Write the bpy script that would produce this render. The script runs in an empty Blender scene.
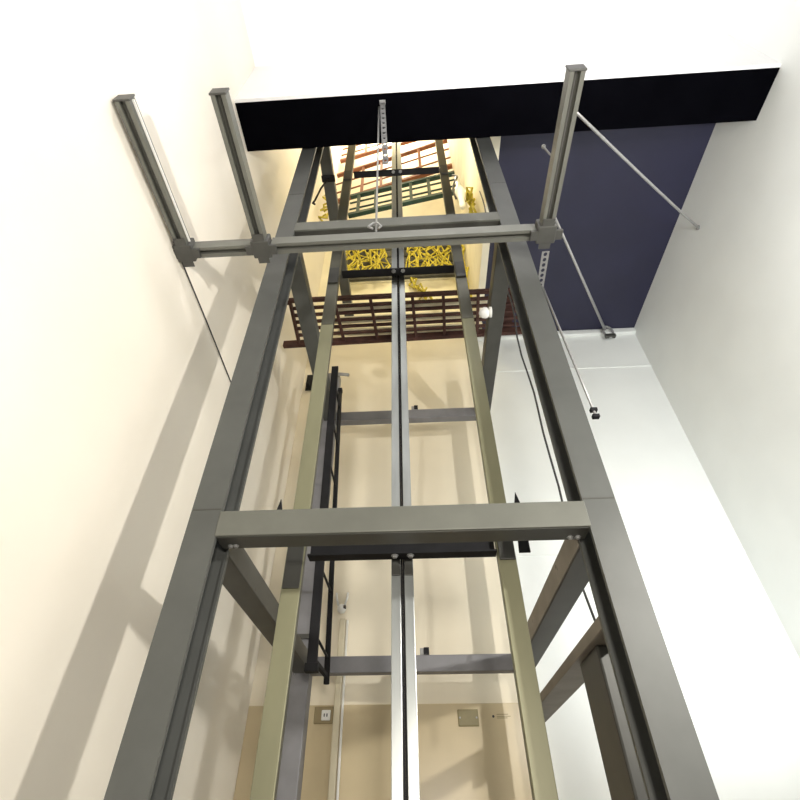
import bpy, bmesh, math, random
from mathutils import Vector, Matrix
random.seed(7)
scene = bpy.context.scene
COL = scene.collection

# ------------------------------------------------------------------ materials
def mat(name, col, rough=0.5, metal=0.0, var=0.0, scale=8.0, spec=None, speck=None, speck_amt=0.0, speck_scale=14.0,
        stretch=(1, 1, 1), bump=0.0, emit=None, spec_ior=0.5):
    m = bpy.data.materials.new(name); m.use_nodes = True
    nt = m.node_tree; b = nt.nodes['Principled BSDF']
    b.inputs['Roughness'].default_value = rough; b.inputs['Metallic'].default_value = metal
    b.inputs['Specular IOR Level'].default_value = spec_ior
    tc = nt.nodes.new('ShaderNodeTexCoord'); mp = nt.nodes.new('ShaderNodeMapping')
    mp.inputs['Scale'].default_value = stretch
    nt.links.new(tc.outputs['Object'], mp.inputs['Vector'])
    n = nt.nodes.new('ShaderNodeTexNoise'); n.inputs['Scale'].default_value = scale; n.inputs['Detail'].default_value = 5
    nt.links.new(mp.outputs['Vector'], n.inputs['Vector'])
    r = nt.nodes.new('ShaderNodeValToRGB')
    r.color_ramp.elements[0].position = 0.3; r.color_ramp.elements[1].position = 0.7
    r.color_ramp.elements[0].color = tuple(max(0, c * (1 - var)) for c in col) + (1,)
    r.color_ramp.elements[1].color = tuple(min(1, c * (1 + var)) for c in col) + (1,)
    nt.links.new(n.outputs['Fac'], r.inputs['Fac'])
    out = r.outputs['Color']
    if speck is not None:
        n2 = nt.nodes.new('ShaderNodeTexNoise'); n2.inputs['Scale'].default_value = speck_scale; n2.inputs['Detail'].default_value = 8
        n2.inputs['Roughness'].default_value = 0.7
        nt.links.new(mp.outputs['Vector'], n2.inputs['Vector'])
        r2 = nt.nodes.new('ShaderNodeValToRGB')
        r2.color_ramp.elements[0].position = 0.64 - speck_amt; r2.color_ramp.elements[1].position = 0.70 - speck_amt
        r2.color_ramp.elements[0].color = (0, 0, 0, 1); r2.color_ramp.elements[1].color = (1, 1, 1, 1)
        nt.links.new(n2.outputs['Fac'], r2.inputs['Fac'])
        mx = nt.nodes.new('ShaderNodeMix'); mx.data_type = 'RGBA'
        nt.links.new(r2.outputs['Color'], mx.inputs['Factor'])
        nt.links.new(out, mx.inputs['A']); mx.inputs['B'].default_value = speck + (1,)
        out = mx.outputs['Result']
    nt.links.new(out, b.inputs['Base Color'])
    if bump:
        bp = nt.nodes.new('ShaderNodeBump'); bp.inputs['Strength'].default_value = bump; bp.inputs['Distance'].default_value = 0.01
        nt.links.new(n.outputs['Fac'], bp.inputs['Height']); nt.links.new(bp.outputs['Normal'], b.inputs['Normal'])
    if emit:
        b.inputs['Emission Color'].default_value = emit[0] + (1,); b.inputs['Emission Strength'].default_value = emit[1]
    return m

M = {}
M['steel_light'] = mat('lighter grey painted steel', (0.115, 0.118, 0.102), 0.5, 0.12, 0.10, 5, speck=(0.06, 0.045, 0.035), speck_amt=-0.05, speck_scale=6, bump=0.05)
M['inner'] = mat('channel inside with shade in colour', (0.030, 0.032, 0.036), 0.4, 0.3, 0.2, 6)  # near-black colour stands in for shade inside the channel
M['rail_shaded'] = mat('rail steel with shade in colour', (0.10, 0.098, 0.074), 0.35, 0.4, 0.25, 4, stretch=(1, 1, .3))  # dimness of the upper rails put into the colour
M['steel'] = mat('grey painted steel', (0.080, 0.084, 0.080), 0.5, 0.15, 0.10, 5, speck=(0.05, 0.035, 0.025), speck_amt=-0.015, speck_scale=7, bump=0.05)
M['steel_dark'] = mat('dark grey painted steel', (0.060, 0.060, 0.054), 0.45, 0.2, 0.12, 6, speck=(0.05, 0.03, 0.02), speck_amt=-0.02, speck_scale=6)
M['steel_blue'] = mat('blue grey painted steel', (0.20, 0.20, 0.215), 0.5, 0.1, 0.10, 6, bump=0.05)
M['steel_brown'] = mat('primer brown grey steel', (0.19, 0.165, 0.135), 0.5, 0.1, 0.22, 5, speck=(0.05, 0.04, 0.03), speck_amt=0.0, speck_scale=5)
M['black_steel'] = mat('blackened steel', (0.014, 0.014, 0.016), 0.7, 0.0, 0.2, 8, spec_ior=0.2)
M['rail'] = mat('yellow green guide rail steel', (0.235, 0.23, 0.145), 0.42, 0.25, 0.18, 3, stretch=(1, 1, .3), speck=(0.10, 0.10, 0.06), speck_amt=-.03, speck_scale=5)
M['rail_silver'] = mat('machined rail steel', (0.36, 0.38, 0.38), 0.33, 0.6, 0.22, 4, stretch=(2, 2, .4), speck=(0.10, 0.11, 0.11), speck_amt=-0.01, speck_scale=5)
M['rail_edge'] = mat('dark rail flange', (0.06, 0.062, 0.05), 0.45, 0.3, 0.2, 6)
M['alu'] = mat('grey slotted profile', (0.165, 0.168, 0.150), 0.45, 0.25, 0.06, 6, stretch=(1, 1, 1))
M['alu_dark'] = mat('grey profile bracket', (0.085, 0.085, 0.08), 0.5, 0.3, 0.10, 8)
M['dull_zinc'] = mat('dull zinc strap', (0.14, 0.14, 0.14), 0.5, 0.3, 0.15, 12)
M['slot'] = mat('dark slot', (0.03, 0.03, 0.03), 0.7)
M['zinc'] = mat('zinc plated steel', (0.34, 0.34, 0.34), 0.4, 0.4, 0.1, 20)
M['cream'] = mat('cream wall paint', (0.84, 0.77, 0.62), 0.6, 0, 0.035, 1.6, speck=(0.62, 0.52, 0.36), speck_amt=-0.05, speck_scale=1.8, bump=0.02)
M['left'] = mat('pale cream wall paint', (0.84, 0.79, 0.70), 0.6, 0, 0.03, 1.2, speck=(0.62, 0.52, 0.36), speck_amt=-0.06, speck_scale=2.2, bump=0.02)
M['shaft'] = mat('pale yellow shaft plaster', (0.88, 0.83, 0.66), 0.7, 0, 0.08, 2.0, bump=0.05)
M['white'] = mat('cool white wall paint', (0.80, 0.82, 0.80), 0.55, 0, 0.02, 2.0)
M['ceil'] = mat('white hall ceiling', (0.9, 0.9, 0.9), 0.8, 0, 0.01, 2.0)
M['navy'] = mat('navy painted ceiling', (0.0165, 0.0165, 0.042), 0.5, 0, 0.14, 1.5, speck=(0.06, 0.06, 0.09), speck_amt=-0.05, speck_scale=12)
M['black'] = mat('black painted soffit', (0.002, 0.002, 0.003), 0.9, 0, 0.2, 3, spec_ior=0.0)
M['tan'] = mat('glossy tan dado board', (0.60, 0.50, 0.32), 0.3, 0, 0.06, 2.0)
M['floor'] = mat('grey concrete floor', (0.30, 0.29, 0.27), 0.8, 0, 0.12, 3.0)
M['rust'] = mat('rusty red brown steel', (0.060, 0.023, 0.017), 0.8, 0, 0.35, 9)
M['orange'] = mat('orange primer steel', (0.27, 0.10, 0.05), 0.6, 0, 0.2, 9)
M['teal'] = mat('teal painted steel', (0.022, 0.06, 0.06), 0.5, 0, 0.2, 9)
M['yellow'] = mat('yellow rope', (0.56, 0.47, 0.05), 0.7, 0, 0.35, 20)
M['pale'] = mat('pale cream board', (0.88, 0.82, 0.60), 0.6, 0, 0.06, 4)
M['grey_slat'] = mat('grey louvre metal', (0.10, 0.10, 0.085), 0.5, 0.2, 0.1, 6)
M['cable'] = mat('dark rubber cable', (0.04, 0.04, 0.04), 0.6)
M['plastic'] = mat('white plastic', (0.85, 0.85, 0.83), 0.35, 0, 0.02, 6)
M['beige'] = mat('beige plastic conduit', (0.70, 0.64, 0.48), 0.45, 0, 0.04, 6)
M['brown_plate'] = mat('brown plate', (0.30, 0.24, 0.13), 0.4, 0, 0.06, 6)
M['olive_plate'] = mat('olive plate', (0.22, 0.185, 0.085), 0.45, 0, 0.1, 10)
M['glass'] = mat('frosted lens', (0.9, 0.9, 0.9), 0.2, 0, 0.02, 6)
M['ink'] = mat('dark ink', (0.05, 0.045, 0.05), 0.6)

# ------------------------------------------------------------------ mesh building
class MB:
    def __init__(self): self.bm = bmesh.new()
    def box(self, x0, x1, y0, y1, z0, z1, bevel=0.0, rot=None, pivot=None):
        g = bmesh.ops.create_cube(self.bm, size=1.0)
        vs = g['verts']
        for v in vs:
            v.co = Vector(((x0 + x1) / 2 + v.co.x * (x1 - x0), (y0 + y1) / 2 + v.co.y * (y1 - y0), (z0 + z1) / 2 + v.co.z * (z1 - z0)))
        if bevel:
            es = list({e for v in vs for e in v.link_edges})
            r = bmesh.ops.bevel(self.bm, geom=es, offset=bevel, segments=2, profile=0.5, affect='EDGES')
            vs = list({v for f in r['faces'] for v in f.verts} | {v for v in vs if v.is_valid})
        if rot is not None:
            bmesh.ops.rotate(self.bm, verts=[v for v in vs if v.is_valid], cent=Vector(pivot), matrix=rot)
        return self
    def bar(self, a, b, w, h, up=(0, 0, 1)):
        """rectangular bar from a to b, w across, h along up"""
        a = Vector(a); b = Vector(b); d = (b - a).normalized(); up = Vector(up)
        s = d.cross(up)
        if s.length < 1e-4: s = d.cross(Vector((0, 1, 0)))
        s.normalize(); u = s.cross(d).normalized()
        vs = []
        for p in (a, b):
            for i, j in ((-1, -1), (1, -1), (1, 1), (-1, 1)):
                vs.append(self.bm.verts.new(p + s * (i * w / 2) + u * (j * h / 2)))
        for k in range(4):
            self.bm.faces.new((vs[k], vs[(k + 1) % 4], vs[4 + (k + 1) % 4], vs[4 + k]))
        self.bm.faces.new(vs[:4][::-1]); self.bm.faces.new(vs[4:])
        return self
    def tube(self, pts, r, n=8, closed=False):
        pts = [Vector(p) for p in pts]; rings = []
        N = len(pts)
        prev = None
        for i, p in enumerate(pts):
            if closed: d = pts[(i + 1) % N] - pts[i - 1]
            else: d = pts[min(i + 1, N - 1)] - pts[max(i - 1, 0)]
            d.normalize()
            if prev is None:
                ref = Vector((0, 0, 1)) if abs(d.z) < 0.9 else Vector((1, 0, 0))
                s = d.cross(ref).normalized()
            else:
                s = (prev - d * prev.dot(d))
                s = s.normalized() if s.length > 1e-5 else d.orthogonal().normalized()
            prev = s; u = d.cross(s)
            rr = r[i] if isinstance(r, (list, tuple)) else r
            rings.append([self.bm.verts.new(p + (s * math.cos(2 * math.pi * k / n) + u * math.sin(2 * math.pi * k / n)) * rr) for k in range(n)])
        for i in range(N if closed else N - 1):
            A, B = rings[i], rings[(i + 1) % N]
            for k in range(n):
                self.bm.faces.new((A[k], A[(k + 1) % n], B[(k + 1) % n], B[k]))
        if not closed:
            self.bm.faces.new(rings[0][::-1]); self.bm.faces.new(rings[-1])
        return self
    def prism(self, poly, axis, a, b):
        """extrude a 2-D polygon along an axis: 'z' poly in (x,y); 'x' poly in (y,z); 'y' poly in (x,z)"""
        def P(p, t):
            return {'z': (p[0], p[1], t), 'x': (t, p[0], p[1]), 'y': (p[0], t, p[1])}[axis]
        A = [self.bm.verts.new(P(p, a)) for p in poly]; B = [self.bm.verts.new(P(p, b)) for p in poly]
        n = len(poly)
        for k in range(n): self.bm.faces.new((A[k], A[(k + 1) % n], B[(k + 1) % n], B[k]))
        self.bm.faces.new(A[::-1]); self.bm.faces.new(B)
        return self
    def lathe(self, prof, c, axis, n=20):
        """prof: list of (radius, distance along axis)"""
        axis = Vector(axis).normalized(); s = axis.orthogonal().normalized(); u = axis.cross(s); c = Vector(c)
        rings = [[self.bm.verts.new(c + axis * t + (s * math.cos(2 * math.pi * k / n) + u * math.sin(2 * math.pi * k / n)) * max(r, 1e-4)) for k in range(n)] for r, t in prof]
        for A, B in zip(rings, rings[1:]):
            for k in range(n): self.bm.faces.new((A[k], A[(k + 1) % n], B[(k + 1) % n], B[k]))
        self.bm.faces.new(rings[0][::-1]); self.bm.faces.new(rings[-1])
        return self
    def perforated(self, a, b, w, t, n, up):
        """flat strap from a to b with a row of n round holes"""
        a = Vector(a); b = Vector(b); d = (b - a); L = d.length; d.normalize(); up = Vector(up)
        s = d.cross(up).normalized(); u = s.cross(d)
        cell = L / n; K = 12; hr = min(w * .28, cell * .32)
        for side in (-1, 1):
            for i in range(n):
                c = a + d * (cell * (i + .5)) + u * (side * t / 2)
                inner = []; outer = []
                for k in range(K):
                    an = 2 * math.pi * k / K; x, y = math.cos(an), math.sin(an)
                    inner.append(self.bm.verts.new(c + d * (x * hr * 1.25) + s * (y * hr)))
                    m = max(abs(x), abs(y))
                    outer.append(self.bm.verts.new(c + d * (x / m * cell / 2) + s * (y / m * w / 2)))
                for k in range(K):
                    q = (inner[k], inner[(k + 1) % K], outer[(k + 1) % K], outer[k])
                    self.bm.faces.new(q if side > 0 else q[::-1])
        for i in (-1, 1):
            self.bar(a + s * (i * (w / 2 - t / 2)), b + s * (i * (w / 2 - t / 2)), t, t * 1.02, up=u)
        return self
    def build(self, name, m, parent=None, smooth=False):
        bmesh.ops.recalc_face_normals(self.bm, faces=self.bm.faces)
        me = bpy.data.meshes.new(name)
        lo = Vector((1e9,) * 3); hi = Vector((-1e9,) * 3)
        for v in self.bm.verts:
            for i in range(3): lo[i] = min(lo[i], v.co[i]); hi[i] = max(hi[i], v.co[i])
        org = Vector(((lo.x + hi.x) / 2, (lo.y + hi.y) / 2, lo.z))
        bmesh.ops.translate(self.bm, verts=self.bm.verts, vec=-org)
        self.bm.to_mesh(me); self.bm.free()
        if smooth:
            for p in me.polygons: p.use_smooth = True
        me.materials.append(m)
        o = bpy.data.objects.new(name, me); COL.objects.link(o)
        o.location = org
        if parent is not None:
            o.parent = parent
            o.location = org - world(parent)
        return o

def world(o):
    v = Vector((0, 0, 0))
    while o is not None: v += o.location; o = o.parent
    return v
def tag(o, label, cat, group=None):
    o['label'] = label; o['category'] = cat
    if group: o['group'] = group
    return o
def thing(name, loc, label, cat, group=None):
    o = bpy.data.objects.new(name, None); COL.objects.link(o); o.location = loc; o.empty_display_size = 0.1
    return tag(o, label, cat, group)
def struct(o): o['kind'] = 'structure'; return o

# ------------------------------------------------------------------ dimensions
XL, YB, XR = -1.65, 5.2, 3.6           # hall walls
ZN, ZS, YS0, YS1 = 7.74, 7.05, 1.53, 1.98   # navy ceiling, black soffit beam
ZT = 16.8                               # top of the shaft
FX = (-1.075, -0.925, 0.77, 0.92)       # tower posts: outer/inner faces
FY = (2.0, 2.2, 4.42, 4.57)
LV = ((2.56, 2.69), (5.34, 5.475), (8.12, 8.255))

# ------------------------------------------------------------------ the setting
struct(MB().box(XL - .2, XR + .2, -1.2, YB + .3, -.15, 0).build('floor', M['floor']))
struct(MB().box(XL - .15, XL, -1.2, YB + .15, 0, ZT).build('wall_left', M['left']))
struct(MB().box(XL, 1.03, YB, YB + .15, 0, ZN).build('wall_back', M['cream']))
struct(MB().box(XL, 1.15, YB, YB + .15, ZN, ZT).build('wall_shaft_back', M['shaft']))
struct(MB().box(1.05, 1.15, YS1 + .02, YB, ZN, ZT).build('wall_shaft_right', M['shaft']))
struct(MB().box(XL, 1.15, YS1 - .1, YS1 + .02, ZN + .16, ZT).build('wall_shaft_front', M['shaft']))
struct(MB().box(XL, 1.15, YS1 - .1, YB + .15, ZT, ZT + .1).build('ceiling_shaft', M['shaft']))
struct(MB().box(1.03, XR, YB + .03, YB + .18, 0, ZN).build('wall_back_right', M['white']))
struct(MB().box(XR, XR + .15, -1.2, YB + .18, 0, ZN + .6).build('wall_right', M['white']))
struct(MB().box(1.15, XR, YS0, YB + .18, ZN, ZN + .15).build('ceiling', M['navy']))
struct(MB().box(XL, XR, YS0, YS1, ZS, ZN + .15, .004).build('ceiling_beam', M['black']))
struct(MB().box(XL, XR, YS0 - .03, YS0 - .001, ZS + .01, 8.25).build('trim_1', M['ceil']))
struct(MB().box(XL, XR, -1.2, YS0 - .03, 8.2, 8.3).build('ceiling_front', M['ceil']))
# white ledge along the top of the cool white wall
b = MB(); b.box(1.03, XR, YB - .03, YB + .03, ZN - .10, ZN - .003, .008); struct(b.build('trim_2', M['white']))
# dado board at the foot of the back wall
struct(MB().box(XL, 1.03, YB - .012, YB - .001, 0, 2.47, .004).build('baseboard_back', M['tan']))
# a vertical cover strip and shallow seams of the cool white wall
struct(MB().box(1.04, XR, YB + .018, YB + .03, 6.90, 6.925).build('trim_3', M['white']))
struct(MB().box(1.04, XR, YB + .022, YB + .03, 3.92, 3.935).build('trim_4', M['white']))

# ------------------------------------------------------------------ steel tower frame
tower = thing('steel_tower_frame', (-.0775, 3.2, 0), 'tall grey painted steel hoistway frame of box posts and cross beams', 'steel frame')
def bolt(parent, c, axis, r=.018, h=.016, m='zinc'):
    return MB().lathe([(r * 1.5, 0), (r * 1.5, h * .3), (r, h * .3), (r, h), (r * .6, h * 1.1)], c, axis, 6).build('bolt', M[m], parent)
posts = {}
for key, (x0, x1, y0, y1, zt, m) in {'fl': (FX[0], FX[1], FY[0], FY[1], 9.4, 'steel'), 'fr': (FX[2], FX[3], FY[0], FY[1], 9.4, 'steel'),
                                      'rl': (FX[0] - .035, FX[1] - .015, FY[2], FY[3], 6.18, 'steel_blue'), 'rr': (FX[2], FX[3], FY[2], FY[3], 6.18, 'steel_blue')}.items():
    if key[0] == 'f':
        w, lip = .012, .022
        xo, xi = (x0, x1) if key == 'fl' else (x1, x0)
        sg = 1 if xi > xo else -1
        poly = [(xo, y0), (xi, y0), (xi, y0 + lip), (xi - sg * w, y0 + lip), (xi - sg * w, y0 + w), (xo + sg * w, y0 + w), (xo + sg * w, y1 - w),
                (xi - sg * w, y1 - w), (xi - sg * w, y1 - lip), (xi, y1 - lip), (xi, y1), (xo, y1)]
        p = MB().prism(poly, 'z', 0.012, zt).build('post', M[m], tower); posts[key] = p
        MB().box(min(xo + sg * w, xo + sg * (w + .004)), max(xo + sg * w, xo + sg * (w + .004)), y0 + w + .002, y1 - w - .002, .02, zt - .01).build('inner_web_shade', M['inner'], p)  # dark sheet over the web, shade of the recess in its colour
    else:
        p = MB().box(x0, x1, y0, y1, 0.012, zt, .010).build('post', M[m], tower); posts[key] = p
    MB().box(x0 - .06, x1 + .06, y0 - .06, y1 + .06, 0, .012).build('base_plate', M['steel_dark'], p)
# splice weld around the front posts just above the first beam
for k, x0, x1 in (('fl', FX[0], FX[1]), ('fr', FX[2], FX[3])):
    for z in (2.70, 6.02):
        MB().box(x0 + .004, x1 - .004, FY[0] - .002, FY[0] + .002, z, z + .008, .001).build('weld_seam', M['steel_dark'], posts[k])
# front cross beams: C channels with the open side down
def channel_x(x0, x1, y0, y1, z0, z1, t=.014):
    b = MB()
    b.prism([(y0, z0), (y0 + t, z0), (y0 + t, z1 - t), (y1 - t, z1 - t), (y1 - t, z0), (y1, z0), (y1, z1), (y0, z1)], 'x', x0, x1)
    return b
for i, (z0, z1) in enumerate(LV[:2]):
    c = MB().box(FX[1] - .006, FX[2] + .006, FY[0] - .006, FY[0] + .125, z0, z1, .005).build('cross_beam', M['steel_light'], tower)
    MB().box(FX[1] + .001, FX[2] - .001, FY[0] + .006, FY[0] + .118, z0 - .003, z0 + .001, .001).build('soffit_flange', M['steel_dark'], c)
    for x in (-.88, -.855, .70, .735):
        bolt(c, (x, FY[0] + .09, z0 - .003), (0, 0, -1), .010, .010)
for i, (z0, z1) in enumerate(LV[:2]):
    MB().box(FX[1] - .02, FX[2], FY[2], FY[2] + .10, z0, z1, .006).build('cross_beam', M['steel_blue'], tower)
# side beams on both flanks, one per level
for i, (z0, z1) in enumerate(LV):
    yend = FY[2] if i < 2 else 5.06
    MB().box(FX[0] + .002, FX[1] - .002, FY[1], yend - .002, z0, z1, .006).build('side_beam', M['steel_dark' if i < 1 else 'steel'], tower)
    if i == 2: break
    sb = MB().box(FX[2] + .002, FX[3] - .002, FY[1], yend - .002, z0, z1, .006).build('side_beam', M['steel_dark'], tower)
    if i == 0:
        MB().box(FX[2] - .004, FX[2] + .002, FY[1], yend - .002, z0 + .004, z1, .001).build('web_plate', M['steel_brown'], sb)
# lower flat side beam with a short jamb post below it
lb = MB().box(FX[2], FX[3] + .004, FY[1], FY[2] - .002, 2.184, 2.240, .004).build('side_beam', M['steel_brown'], tower)
MB().box(.80, .935, 2.42, 2.74, 0, 2.183, .01).build('jamb_post', M['steel_dark'], tower)
MB().box(FX[2] - .002, FX[2] + .04, FY[2] - .3, FY[2] + .0, 2.05, 2.184, .004).build('gusset', M['steel_dark'], lb)
# pale bevelled gusset plates where the rear posts meet the beams
for x0, x1 in ((FX[1] - .14, FX[1] - .012), (FX[2] - .02, FX[2] + .10)):
    for z0, z1 in LV[:1]:
        MB().prism([(x0, z0 - .01), (x1, z1 + .03), (x0, z1 + .10)], 'y', FY[2] - .012, FY[2] - .002).build('gusset', M['rail_silver'], tower)
MB().box(-1.12, -.93, FY[2] - .03, FY[2] - .001, 2.83, 2.87, .003).build('clip_plate', M['steel_dark'], posts['rl'])
# small clips sitting on the rear cross beams
for z in (LV[0][1], LV[1][1]):
    c = MB().box(-.012, .062, FY[2] + .0, FY[2] + .08, z, z + .055, .004).build('beam_clip', M['zinc'], tower)
    MB().box(.02, .066, FY[2] - .012, FY[2] + .05, z + .002, z + .058, .004).build('clip_block', M['black_steel'], c)

# ------------------------------------------------------------------ guide rails and their bracket bars
ZR = 8.9
def side_rail(x0, x1, y0, sgn, label):
    r = thing('guide_rail', ((x0 + x1) / 2, y0 + .03, 0), label, 'guide rail', 'guide rails inside the tower')
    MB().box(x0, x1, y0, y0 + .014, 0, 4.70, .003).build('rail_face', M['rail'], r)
    MB().box(x0, x1, y0, y0 + .014, 4.702, ZR, .003).build('rail_face', M['rail_shaded'], r)  # upper length coloured darker to follow the light falloff
    xo = x0 if sgn < 0 else x1
    MB().box(min(xo, xo - sgn * .012), max(xo, xo - sgn * .012), y0 + .014, y0 + .075, 0, ZR).build('rail_flange', M['rail_edge'], r)
    xi = x1 if sgn < 0 else x0
    MB().box(min(xi, xi + sgn * .018), max(xi, xi + sgn * .018), y0 + .014, y0 + .045, 0, ZR).build('rail_lip', M['rail_edge' if sgn < 0 else 'rail'], r)
    for z in ((2.50 if sgn < 0 else 2.63), 5.28, 7.40):
        MB().box(x0 + .006, x1 - .004, y0 - .014, y0 - .001, z, z + .24, .004).build('rail_clip', M['steel_dark'], r)
    return r
side_rail(-.722, -.622, 2.48, -1, 'yellow-green side guide rail beside the black ladder')
side_rail(.428, .522, 2.48, 1, 'yellow-green side guide rail nearer the cool white wall')
def centre_rail(x0, x1, label):
    r = thing('guide_rail', ((x0 + x1) / 2, 2.6, 0), label, 'guide rail', 'guide rails inside the tower')
    MB().box(x0, x1, 2.56, 2.575, 0, ZR, .003).build('rail_face', M['rail_silver'], r)
    xm = (x0 + x1) / 2
    MB().box(xm - .008, xm + .008, 2.575, 2.64, 0, ZR).build('rail_web', M['rail_edge'], r)
    sg = 1 if x0 < -.1 else -1
    xi = x1 if sg > 0 else x0
    MB().box(min(xi, xi + sg * .0095), max(xi, xi + sg * .0095), 2.575, 2.60, 0, ZR).build('rail_flange', M['black_steel'], r)
    for z in (2.62, 5.40):
        MB().box(x0 + .002, x1 - .002, 2.545, 2.559, z - .03, z + .15, .003).build('rail_clip', M['steel_dark'], r)
centre_rail(-.148, -.097, 'silver centre guide rail of the close pair, nearer the black ladder')
centre_rail(-.077, -.028, 'silver centre guide rail of the close pair, nearer the white wall')
names = ['black rail bracket bar just behind the lowest front beam', 'black rail bracket bar below the yellow netting', 'black rail bracket bar across the orange guard railing, highest of all']
for i, z in enumerate((2.675, 5.44, 7.57)):
    t = thing('rail_bracket', (-.1, 2.5, z), names[i], 'bracket', 'brackets across the guide rails')
    MB().prism([(2.46, z), (2.535, z), (2.535, z + .10), (2.525, z + .10), (2.525, z + .01), (2.46, z + .01)], 'x', -.600, .424).build('angle_bar', M['black_steel'], t)
    if i == 0:
        for x, zb, xs in ((-.862, 2.82, (-.862, -.726)), (.556, 2.70, (.526, .618))):
            MB().prism([(x, zb), (x + .062, zb), (x + .062, 2.99), (x + .04, 3.085), (x + .02, 2.99)], 'y', 2.535, 2.547).build('ear_plate', M['black_steel'], t)
            MB().box(xs[0], xs[1], 2.548, 2.554, 2.84, 2.90).build('ear_strip', M['black_steel'], t)
    for x in (-.125, -.04):
        bolt(t, (x, 2.485, z), (0, 0, -1), .014, .014)

# ------------------------------------------------------------------ black ladder inside the rear of the tower
lad = thing('steel_ladder', (-.8, 4.1, 2.48), 'narrow black steel ladder leaning beside the blue-grey rear post', 'ladder')
n0, n1 = Vector((-.812, 3.88, 2.49)), Vector((-.885, 3.88, 5.70))
f0, f1 = Vector((-.775, 4.34, 2.46)), Vector((-.892, 4.34, 5.756))
b = MB(); b.bar(n0, n1, .075, .03, up=(0, 1, 0)); b.build('stile', M['black_steel'], lad)
b = MB(); b.tube([f0, f0.lerp(f1, .5), f1], .024, 10); b.build('stile', M['black_steel'], lad, True)
for i in range(6):
    t = .06 + i * .17
    MB().tube([n0.lerp(n1, t) + Vector((.02, 0, 0)), f0.lerp(f1, t)], .011, 8).build('rung', M['black_steel'], lad, True)
MB().box(-.865, -.765, 3.86, 3.93, 2.44, 2.50, .006).build('foot_block', M['black_steel'], lad)
MB().bar((-.80, 3.93, 2.52), (-.78, 4.34, 2.52), .03, .03).build('foot_link', M['black_steel'], lad)
MB().box(-.918, -.866, 4.31, 4.37, 5.74, 5.79, .006).build('top_cap', M['black_steel'], lad)

# ------------------------------------------------------------------ slotted profile frame hung in front of the tower
sf = thing('slotted_profile_frame', (-.28, 1.3, 4.64), 'grey slotted aluminium profile frame hung level in front of tower', 'hanging frame')
ZF = 4.675
def slotted(b, a, c, w, h, along):
    """U-shaped strut with a slot along the underside"""
    return b
def strut_y(x, y0, y1, w=.086, h=.085, nm='long_profile'):
    t = .012; s = .018
    poly = [(x - w / 2, ZF), (x - s, ZF), (x - s, ZF + .035), (x + s, ZF + .035), (x + s, ZF), (x + w / 2, ZF), (x + w / 2, ZF + h), (x - w / 2, ZF + h)]
    o = MB().prism(poly, 'y', y0, y1).build(nm, M['alu'], sf)
    MB().box(x - .004, x + .004, y0, y1, ZF + .028, ZF + .036).build('slot_rib', M['alu_dark' if x < .5 else 'zinc'], o)
    return o
YE = 0.83
strut_y(-1.582, YE, 1.78); strut_y(-1.028, YE, 1.78); strut_y(.968, YE, 1.78)
# bright edge strip on the outermost profile
MB().box(-1.530, -1.518, YE, 1.70, ZF + .02, ZF + .03).build('edge_strip', M['plastic'], sf)
# cross profile
yc0, yc1 = 1.745, 1.825
poly = [(yc0, ZF + .012), (yc0 + .022, ZF + .012), (yc0 + .022, ZF + .045), (yc0 + .05, ZF + .045), (yc0 + .05, ZF + .012), (yc1, ZF + .012), (yc1, ZF + .10), (yc0, ZF + .10)]
MB().prism(poly, 'x', -1.53, -1.09).build('cross_profile', M['alu'], sf)
MB().prism(poly, 'x', -.955, .90).build('cross_profile', M['alu'], sf)
MB().box(-1.50, -1.10, yc0 + .02, yc0 + .06, ZF + .10, ZF + .128, .004).build('cover_strip', M['alu_dark'], sf)
MB().box(-.95, .88, yc0 + .05, yc0 + .08, ZF + .10, ZF + .125, .004).build('cover_strip', M['alu_dark'], sf)
for x in (-1.582, -1.028, .968):
    cb = MB().box(x - .065, x + .065, 1.71, 1.84, ZF - .012, ZF + .10, .008).build('corner_bracket', M['alu_dark'], sf)
    b = MB(); b.box(x - .11, x + .11, 1.745, 1.815, ZF - .010, ZF + .012, .004); b.build('bracket_arm', M['alu_dark'], cb)
    b = MB(); b.box(x - .04, x + .04, 1.66, 1.88, ZF - .009, ZF - .003, .002); b.build('bracket_arm', M['alu_dark'], cb)
for x in (-1.582, -1.028, .968):
    MB().box(x - .05, x + .05, YE - .012, YE, ZF - .003, ZF + .09, .004).build('end_cap', M['alu_dark'], sf)

# hanging straps, rods and wires
t = thing('perforated_strap', (-.2, 1.6, 5.75), 'perforated zinc hanger strap hanging from the black soffit', 'hanger strap')
b = MB(); b.perforated((-.185, 1.60, 7.04), (-.150, 1.70, 5.82), .050, .006, 12, (0, 1, 0)); b.build('strap', M['dull_zinc'], t)
MB().box(-.215, -.155, 1.58, 1.62, 7.035, 7.049, .002).build('strap_foot', M['zinc'], t)
t = thing('hanger_rod', (-.2, 1.7, 4.75), 'thin threaded rod dropping from black soffit to the cross profile', 'rod')
b = MB(); b.tube([(-.222, 1.64, 7.045), (-.215, 1.77, 4.83)], .0085, 8); b.build('rod', M['zinc'], t, True)
b = MB(); b.tube([(-.235 , 1.735, 4.806), (-.27, 1.735, 4.836), (-.235, 1.74, 4.896), (-.205, 1.74, 4.896), (-.175, 1.735, 4.836), (-.195, 1.735, 4.806)], .008, 8); b.build('clevis', M['zinc'], t, True)
t = thing('perforated_bar', (.985, 2.0, 4.66), 'perforated zinc bar reaching back from the frame corner beside post', 'bracket bar')
b = MB(); b.perforated((.985, 1.90, 4.665), (.995, 2.20, 4.665), .05, .008, 7, (0, 0, 1)); b.build('bar', M['zinc'], t)
MB().box(.962, 1.018, 2.175, 2.225, 4.652, 4.659, .002).build('end_plate', M['zinc'], t)
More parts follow.
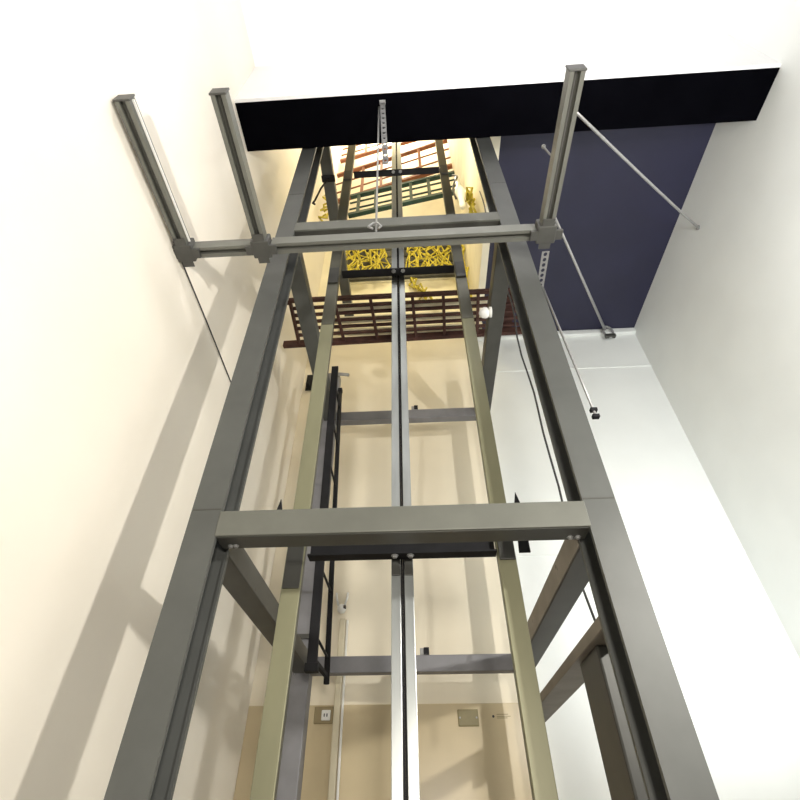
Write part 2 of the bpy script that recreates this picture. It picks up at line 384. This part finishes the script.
t = thing('hanger_rod', (1.01, 2.2, 3.35), 'thin vertical zinc rod hanging under the perforated bar', 'rod')
b = MB(); b.tube([(1.012, 2.19, 4.648), (1.035, 2.19, 4.0), (1.060, 2.19, 3.36)], .008, 8); b.build('rod', M['zinc'], t, True)
for z in (3.40, 3.35):
    MB().box(1.038, 1.078, 2.175, 2.205, z, z + .022, .003).build('rod_clip', M['black_steel'], t)
t = thing('guy_wire', (3.2, 5.1, 7.5), 'straight steel stay wire ending in a shackle against navy ceiling edge', 'wire')
A = Vector((1.03, 1.70, 4.79)); Bp = Vector((3.10, 5.12, 7.66))
b = MB(); b.tube([A, Bp], [.0085, .020], 8); b.build('wire', M['zinc'], t, True)
d = (Bp - A).normalized()
cpts = []
for k in range(16):
    an = 2 * math.pi * k / 16
    cpts.append(Bp + Vector((.07 * math.cos(an) + .02, -.02, -.09 + .13 * math.sin(an))))
b = MB(); b.tube(cpts, .020, 8, closed=True); b.build('shackle', M['zinc'], t, True)
MB().box(3.04, 3.20, 5.06, 5.12, 7.43, 7.49, .01).build('anchor_plate', M['steel_dark'], t)
t = thing('slack_cable', (2.4, 2.4, 5.0), 'pale slack cable running from the end of profile to white wall', 'cable')
pts = []
A = Vector((1.02, 1.05, 4.765)); Bq = Vector((3.58, 3.2, 7.2))
for k in range(13):
    s = k / 12; p = A.lerp(Bq, s); p.z -= .10 * math.sin(math.pi * s); pts.append(p)
b = MB(); b.tube(pts, [.009 + .005 * k / 12 for k in range(13)], 8); b.build('cable', M['zinc'], t, True)
MB().lathe([(.03, 0), (.03, .012), (.018, .02)], (3.599, 3.215, 7.22), (-1, 0, 0), 12).build('wall_eye', M['zinc'], t)
t = thing('eye_bolt', (.93, 1.5, 4.9), 'small eye bolt standing out beside the slotted profile on navy', 'bolt')
b = MB(); b.tube([(.94, 1.30, 4.765), (.925, 1.295, 4.80), (.902, 1.28, 4.86)], .006, 8); b.build('shank', M['zinc'], t, True)
MB().lathe([(.003, -.014), (.012, -.008), (.014, 0), (.012, .008), (.003, .014)], (.901, 1.279, 4.872), (0, 0, 1), 12).build('eye', M['zinc'], t, True)
o = MB().tube([(-1.640, 1.86, 4.70), (-1.640, 2.4, 4.69), (-1.640, 3.1, 4.66), (-1.640, 3.6, 4.60)], .006, 6).build('wall_wire', M['cable'])  # stretched along the wall rather than hung
tag(o, 'thin dark wire stretched along the pale cream wall', 'wire')
pts = [(1.0 + .012 * math.sin(k * 1.3), 2.97 + .03 * math.sin(k * .9 + 1), 8.05 - k * .233) for k in range(25)]
pts = [p if p[2] > 2.8 else (p[0] + .03 * (2.8 - p[2]), p[1], p[2]) for p in pts]
o = MB().tube(pts, .008, 8).build('hanging_cable', M['cable'], None, True)
tag(o, 'dark wavy cable dangling in front of cool white wall', 'cable')

# ------------------------------------------------------------------ rusty grating platform
gz = 6.24
g = thing('rusty_grating', (-.07, 3.7, gz), 'rusty red-brown steel bar grating platform crossing the tower', 'grating')
MB().bar((-1.60, 3.985, gz + .03), (1.41, 3.925, gz + .03), .05, .09).build('edge_bar', M['rust'], g)
MB().bar((-1.39, 3.33, gz + .03), (1.25, 3.33, gz + .03), .04, .05).build('edge_bar', M['rust'], g)
MB().bar((-1.38, 3.34, gz + .03), (-1.40, 3.97, gz + .03), .03, .07).build('end_bar', M['rust'], g)
MB().bar((1.27, 3.32, gz + .03), (1.39, 3.93, gz + .03), .03, .07).build('end_bar', M['rust'], g)
for k, y in enumerate((3.44, 3.54, 3.64, 3.74, 3.84)):
    MB().bar((-1.39, y + .01, gz + .04), (1.33, y - .01, gz + .04), .026, .04).build('bearing_bar', M['rust'], g)
for x in (-.86, -.44, .045, .40, .80, 1.06):
    MB().bar((x, 3.33, gz + .01), (x + .035 , 3.96, gz + .01), .035, .03).build('cross_bar', M['rust'], g)
MB().box(1.00, 1.26, 3.36, 3.90, gz + .07, gz + .085).build('toe_plate', M['rust'], g)
MB().bar((-1.64, 3.36, gz + .03), (-1.38, 3.36, gz + .03), .03, .04).build('wall_lug', M['rust'], g)
# loose planks and cables lying on the grating
for k, (y, z, x0, x1, lab) in enumerate(((3.50, gz + .075, -.98, .93, 'pale weathered plank lying on the grating, nearest the pale board'),
                                        (3.69, gz + .075, -.95, .95, 'pale weathered plank lying along the middle of grating'),
                                        (3.88, gz + .081, -.90, .90, 'pale weathered plank lying at the low edge of grating'))):
    o = MB().box(x0, x1, y - .045, y + .045, z, z + .03, .004).build('plank', M['pale'])
    tag(o, lab, 'plank', 'planks lying on the grating')
# pale board set just clear of the shaft wall, not hung
o = MB().box(-1.02, .86, 5.10, 5.13, 7.92, 9.22, .01).build('pale_board', M['pale'])
tag(o, 'pale cream board by the shaft wall above the grating', 'board')

# louvre of dark slats behind the netting
lv = thing('louvred_vent', (-.1, 5.1, 9.2), 'louvred vent of dark slats behind the yellow netting', 'vent')
MB().box(-1.15, .95, 5.172, 5.19, 9.35, 10.9).build('back_plate', M['pale'], lv)
for k in range(6):
    z = 9.40 + k * .25
    MB().box(-1.15, .95, 5.10, 5.165, z, z + .13, .01, Matrix.Rotation(.3, 3, 'X'), (0, 5.13, z + .05)).build('slat', M['grey_slat'], lv)
for x in (-1.18, .95):
    MB().box(x, x + .03, 5.09, 5.171, 9.32, 10.92).build('side_rail', M['grey_slat'], lv)

# yellow rope netting
def net(x0, x1, z0, z1, y, nx, nz, r, label, name='rope_netting'):
    t = thing(name, ((x0 + x1) / 2, y, z0), label, 'netting', 'yellow rope netting')
    P = {}
    for i in range(nx + 1):
        for j in range(nz + 1):
            P[i, j] = Vector((x0 + (x1 - x0) * i / nx + random.uniform(-.10, .10) * (1 if nx > 3 else .5), y + random.uniform(-.04, .04),
                              z0 + (z1 - z0) * j / nz + random.uniform(-.06, .06) - .12 * math.sin(math.pi * i / nx)))
    b = MB()
    for i in range(nx):
        pts = []
        for j in range(nz + 1): pts.append(P[min(nx, i + (j % 2)), j])
        b.tube(pts, r, 5)
        pts = []
        for j in range(nz + 1): pts.append(P[min(nx, i + ((j + 1) % 2)), j] + Vector((0, .012, 0)))
        b.tube(pts, r, 5)
    b.build('mesh_cords', M['yellow'], t, True)
    MB().tube([P[i, nz] for i in range(nx + 1)], r * 1.6, 6).build('border_rope', M['yellow'], t, True)
    MB().tube([P[i, 0] for i in range(nx + 1)], r * 1.3, 6).build('border_rope', M['yellow'], t, True)
    return t
net(-1.16, -.36, 9.22, 10.55, 4.82, 13, 8, .014, 'yellow rope netting bunched between side rail and ladder-side centre rail')
net(-.02, .80, 9.18, 10.7, 4.82, 13, 9, .014, 'yellow rope netting bunched between centre rails and white-wall side rail')
net(.955, 1.02, 8.0, 10.6, 4.70, 2, 11, .018, 'narrow yellow rope netting hanging beside the shaft corner')
# tangle of yellow rope hanging under the bar
def rope(pts, label):
    o = MB().tube(pts, .020, 6).build('hanging_rope', M['yellow'], None, True)
    tag(o, label, 'rope'); return o
rope([(.05 + .42 * k / 30 + .06 * math.sin(k * 2.1), 4.99 + .05 * math.sin(k), 9.1 - .8 * k / 30 + .16 * math.sin(k * 1.7)) for k in range(31)], 'tangled yellow rope drooping over the pale board')

rope([(-1.45 + .10 * math.sin(k * 1.9) - .04 * k / 24, 4.25 + .05 * math.sin(k * 1.1), 11.3 - 1.4 * k / 24 + .10 * math.sin(k * 2.3)) for k in range(25)], 'yellow rope tangle hanging by the dark hook clamp')
rope([(.965 + .045 * math.sin(k * 1.9), 3.40 + .10 * math.sin(k * 1.3), 8.98 - .8 * k / 24 + .09 * math.sin(k * 2.3)) for k in range(25)], 'yellow rope tangle hanging under the white shaft fitting')

# guard railings on upper landings
def guard(k, A, Bq, h, m, nposts, nm, label, panel=None):
    A = Vector(A); Bq = Vector(Bq)
    t = thing(nm, tuple((A + Bq) / 2), label, 'guard railing', 'guard railings high in the shaft')
    for f, w in ((1, .075), (.66, .022), (.33, .022), (0.02, .085)):
        MB().bar(A + Vector((0, 0, h * f)), Bq + Vector((0, 0, h * f)), (.08 if w > .03 else .03), w).build('rail', M[m], t)
    for i in range(nposts):
        p = A.lerp(Bq, (i + .5) / nposts)
        MB().bar(p, p + Vector((0, 0, h)), .06, .06, up=(0, 1, 0)).build('stanchion', M[m], t)
    return t
guard(0, (-1.60, 4.98, 12.20), (1.02, 4.34, 12.20), 1.42, 'orange', 6, 'guard_railing', 'orange guard railing just above the teal railing')
guard(1, (-1.12, 4.62, 10.85), (1.02, 4.26, 10.85), .82, 'teal', 6, 'guard_railing', 'dark teal guard railing below the orange railings')
guard(2, (-1.60, 5.05, 14.62), (1.02, 4.50, 14.62), 1.2, 'orange', 6, 'guard_railing', 'orange guard railing highest in the shaft, close under the soffit')

# ------------------------------------------------------------------ small fittings
t = thing('side_lamp', (.75, 2.84, 5.1), 'round white bulkhead lamp on the side beam by the grating end', 'lamp')
MB().lathe([(.05, 0), (.05, .02), (.035, .03)], (.771, 2.85, 5.25), (-1, 0, 0), 16).build('base', M['plastic'], t, True)
MB().lathe([(.03, 0), (.05, .012), (.055, .035), (.045, .065), (.02, .085), (.003, .09)], (.742, 2.85, 5.25), (-1, 0, -.2), 16).build('lens', M['glass'], t, True)
t = thing('pipe_clamp', (-.9, 2.35, 8.0), 'small dark clamp with a drooping hook wire on high side beam', 'clamp')
b = MB(); b.box(-1.08, -.905, 2.70, 2.78, 8.085, 8.115, .004); b.build('jaw', M['black_steel'], t)
b = MB(); b.tube([(-1.0, 2.74, 8.085), (-1.06, 2.73, 7.8), (-1.10, 2.72, 7.45), (-1.12, 2.72, 7.38), (-1.09, 2.72, 7.35)], .012, 8); b.build('hook', M['black_steel'], t, True)
t = thing('junction_fitting', (1.0, 3.8, 9.35), 'white shaft fitting with black looped cable on upper side wall', 'electrical fitting')
b = MB(); b.lathe([(.03, 0), (.05, .05), (.05, .30), (.07, .36), (.095, .52), (.07, .68), (.045, .76), (.045, 1.15), (.025, 1.2)], (.94, 3.82, 9.30), (0, 0, 1), 14); b.build('body', M['plastic'], t, True)
MB().box(.96, 1.049, 3.77, 3.87, 9.75, 9.85, .01).build('mount', M['plastic'], t)
pts = [(.86 + .05 * math.sin(k * .5), 3.76 - .10 * math.sin(math.pi * k / 12), 10.4 - .9 * k / 12) for k in range(13)]
MB().tube(pts, .018, 8).build('cable_loop', M['cable'], t, True)
t = thing('wall_sensor', (-.825, 5.15, 3.2), 'small white sensor with two prongs on top of the conduit', 'sensor')
MB().lathe([(.045, 0), (.05, .03), (.035, .06), (.012, .075)], (-.825, 5.198, 3.36), (0, -1, 0), 14).build('body', M['plastic'], t, True)
for s in (-1, 1):
    MB().tube([(-.825 + s * .035, 5.15, 3.39), (-.825 + s * .055, 5.15, 3.46), (-.825 + s * .06, 5.15, 3.52)], .012, 8).build('prong', M['plastic'], t, True)
MB().box(-.80, -.775, 5.12, 5.16, 3.35, 3.38, .004).build('grub_screw', M['ink'], t)
t = thing('wall_conduit', (-.8, 5.17, 0), 'beige conduit running down the back wall beside the socket', 'conduit')
MB().box(-.835, -.775, 5.155, 5.187, 0, 3.26, .008).build('trunking', M['beige'], t)
MB().tube([(-.752, 5.172, 0), (-.755, 5.172, 3.24)], .012, 8).build('pipe', M['plastic'], t, True)
t = thing('socket_outlet', (-.92, 5.18, 2.3), 'brown wall plate with a white square socket face', 'socket outlet')
MB().box(-1.015, -.838, 5.168, 5.187, 2.315, 2.455, .006).build('back_box', M['brown_plate'], t)
f = MB().box(-.945, -.862, 5.158, 5.1675, 2.34, 2.425, .006).build('socket_face', M['plastic'], t)
for dx in (-.918, -.893):
    MB().box(dx - .005, dx + .005, 5.155, 5.1578, 2.37, 2.395).build('pin_slot', M['ink'], f)
t = thing('blank_cover_plate', (.4, 5.18, 2.27), 'square olive blank cover plate low on the back wall', 'wall plate')  # plain blank plate, no outlet in it
MB().box(.312, .498, 5.172, 5.187, 2.285, 2.42, .006).build('plate', M['olive_plate'], t)
for x in (.33, .48): MB().lathe([(.008, 0), (.008, .004), (.005, .006)], (x, 5.1718, 2.352), (0, -1, 0), 10).build('screw', M['zinc'], t)
t = thing('wall_marking', (.68, 5.186, 2.35), 'tiny dark printed marking beside the olive plate', 'marking')
MB().lathe([(.011, 0), (.011, .0012)], (.634, 5.1854, 2.362), (0, -1, 0), 14).build('dot', M['ink'], t)
for z, x1 in ((2.378, .77), (2.362, .79), (2.349, .76)):
    MB().box(.665, x1, 5.1842, 5.1853, z - .003, z + .003).build('text_line', M['brown_plate'], t)

MB_ = MB().tube([(-1.02, 4.36, 6.10), (-.90, 4.34, 6.06), (-.80, 4.33, 6.03)], .022, 10).build('pipe_stub', M['zinc'], posts['rl'], True)
t = thing('wall_bracket', (-1.55, 5.15, 6.9), 'small dark bracket on the back wall corner under the grating end', 'wall bracket')
MB().box(-1.60, -1.50, 5.17, 5.187, 6.62, 6.95, .006).build('plate', M['black_steel'], t)
MB().box(-1.575, -1.525, 5.08, 5.169, 6.66, 6.70, .005).build('arm', M['black_steel'], t)
# ------------------------------------------------------------------ lights
def area(name, loc, target, size, energy, col=(1, 1, 1), sy=None):
    l = bpy.data.lights.new(name, 'AREA'); l.energy = energy; l.color = col; l.size = size
    if sy: l.shape = 'RECTANGLE'; l.size_y = sy
    o = bpy.data.objects.new(name, l); COL.objects.link(o); o.location = loc
    o.rotation_euler = (Vector(target) - Vector(loc)).to_track_quat('-Z', 'Y').to_euler()
    return o
area('hall_key_light', (2.35, -.3, 2.95), (-1.2, 2.9, 3.2), .12, 135, (1, .96, .88))
area('hall_front_light', (.35, -1.1, 1.8), (-.1, 5, 2.9), .3, 80, (1, .93, .82))
u = area('ceiling_fill_light', (.8, -.9, 3.6), (.9, -.3, 8), 1.4, 112, (1, .98, .97)); u.data.spread = math.radians(74)  # added fill, aimed up to whiten the ceiling
u = area('wall_wash_fill', (.2, -.7, 5.6), (-1.65, 1.1, 5.4), .5, 17, (1, .97, .95)); u.data.spread = math.radians(110)  # added wash to brighten the upper left wall
u = area('side_wash_fill', (2.2, .2, 2.2), (3.6, 1.8, 5.0), .6, 60, (.97, .99, 1)); u.data.spread = math.radians(85)  # added fill to lighten the right wall
u = area('white_wall_fill', (2.9, 2.6, 2.0), (2.7, 5.2, 3.6), .9, 26, (.93, .98, 1)); u.data.spread = math.radians(85)  # added fill for the white part of the back wall
area('shaft_lamp', (-.3, 4.55, 16.3), (-.3, 5.2, 10.5), .8, 230, (1, .93, .76))
area('shaft_lamp', (.1, 2.5, 9.6), (-.1, 5.2, 9.0), .6, 42, (1, .86, .56))
w = bpy.data.worlds.new('world'); scene.world = w; w.use_nodes = True
w.node_tree.nodes['Background'].inputs['Color'].default_value = (1, .98, .95, 1)
w.node_tree.nodes['Background'].inputs['Strength'].default_value = 0.11

# ------------------------------------------------------------------ camera
cam = bpy.data.cameras.new('camera'); co = bpy.data.objects.new('camera', cam); COL.objects.link(co)
co.location = (0, 0, 1.5)
co.rotation_euler = (math.radians(90 + 40.772), 0, math.radians(3.226))
cam.sensor_width = 36; cam.lens = 488.35 / 800 * 36
cam.shift_x = .01; cam.shift_y = .025; cam.clip_start = .02; cam.clip_end = 100
scene.camera = co
scene.view_settings.view_transform = 'Standard'
scene.view_settings.look = 'None'
scene.view_settings.exposure = 0.0
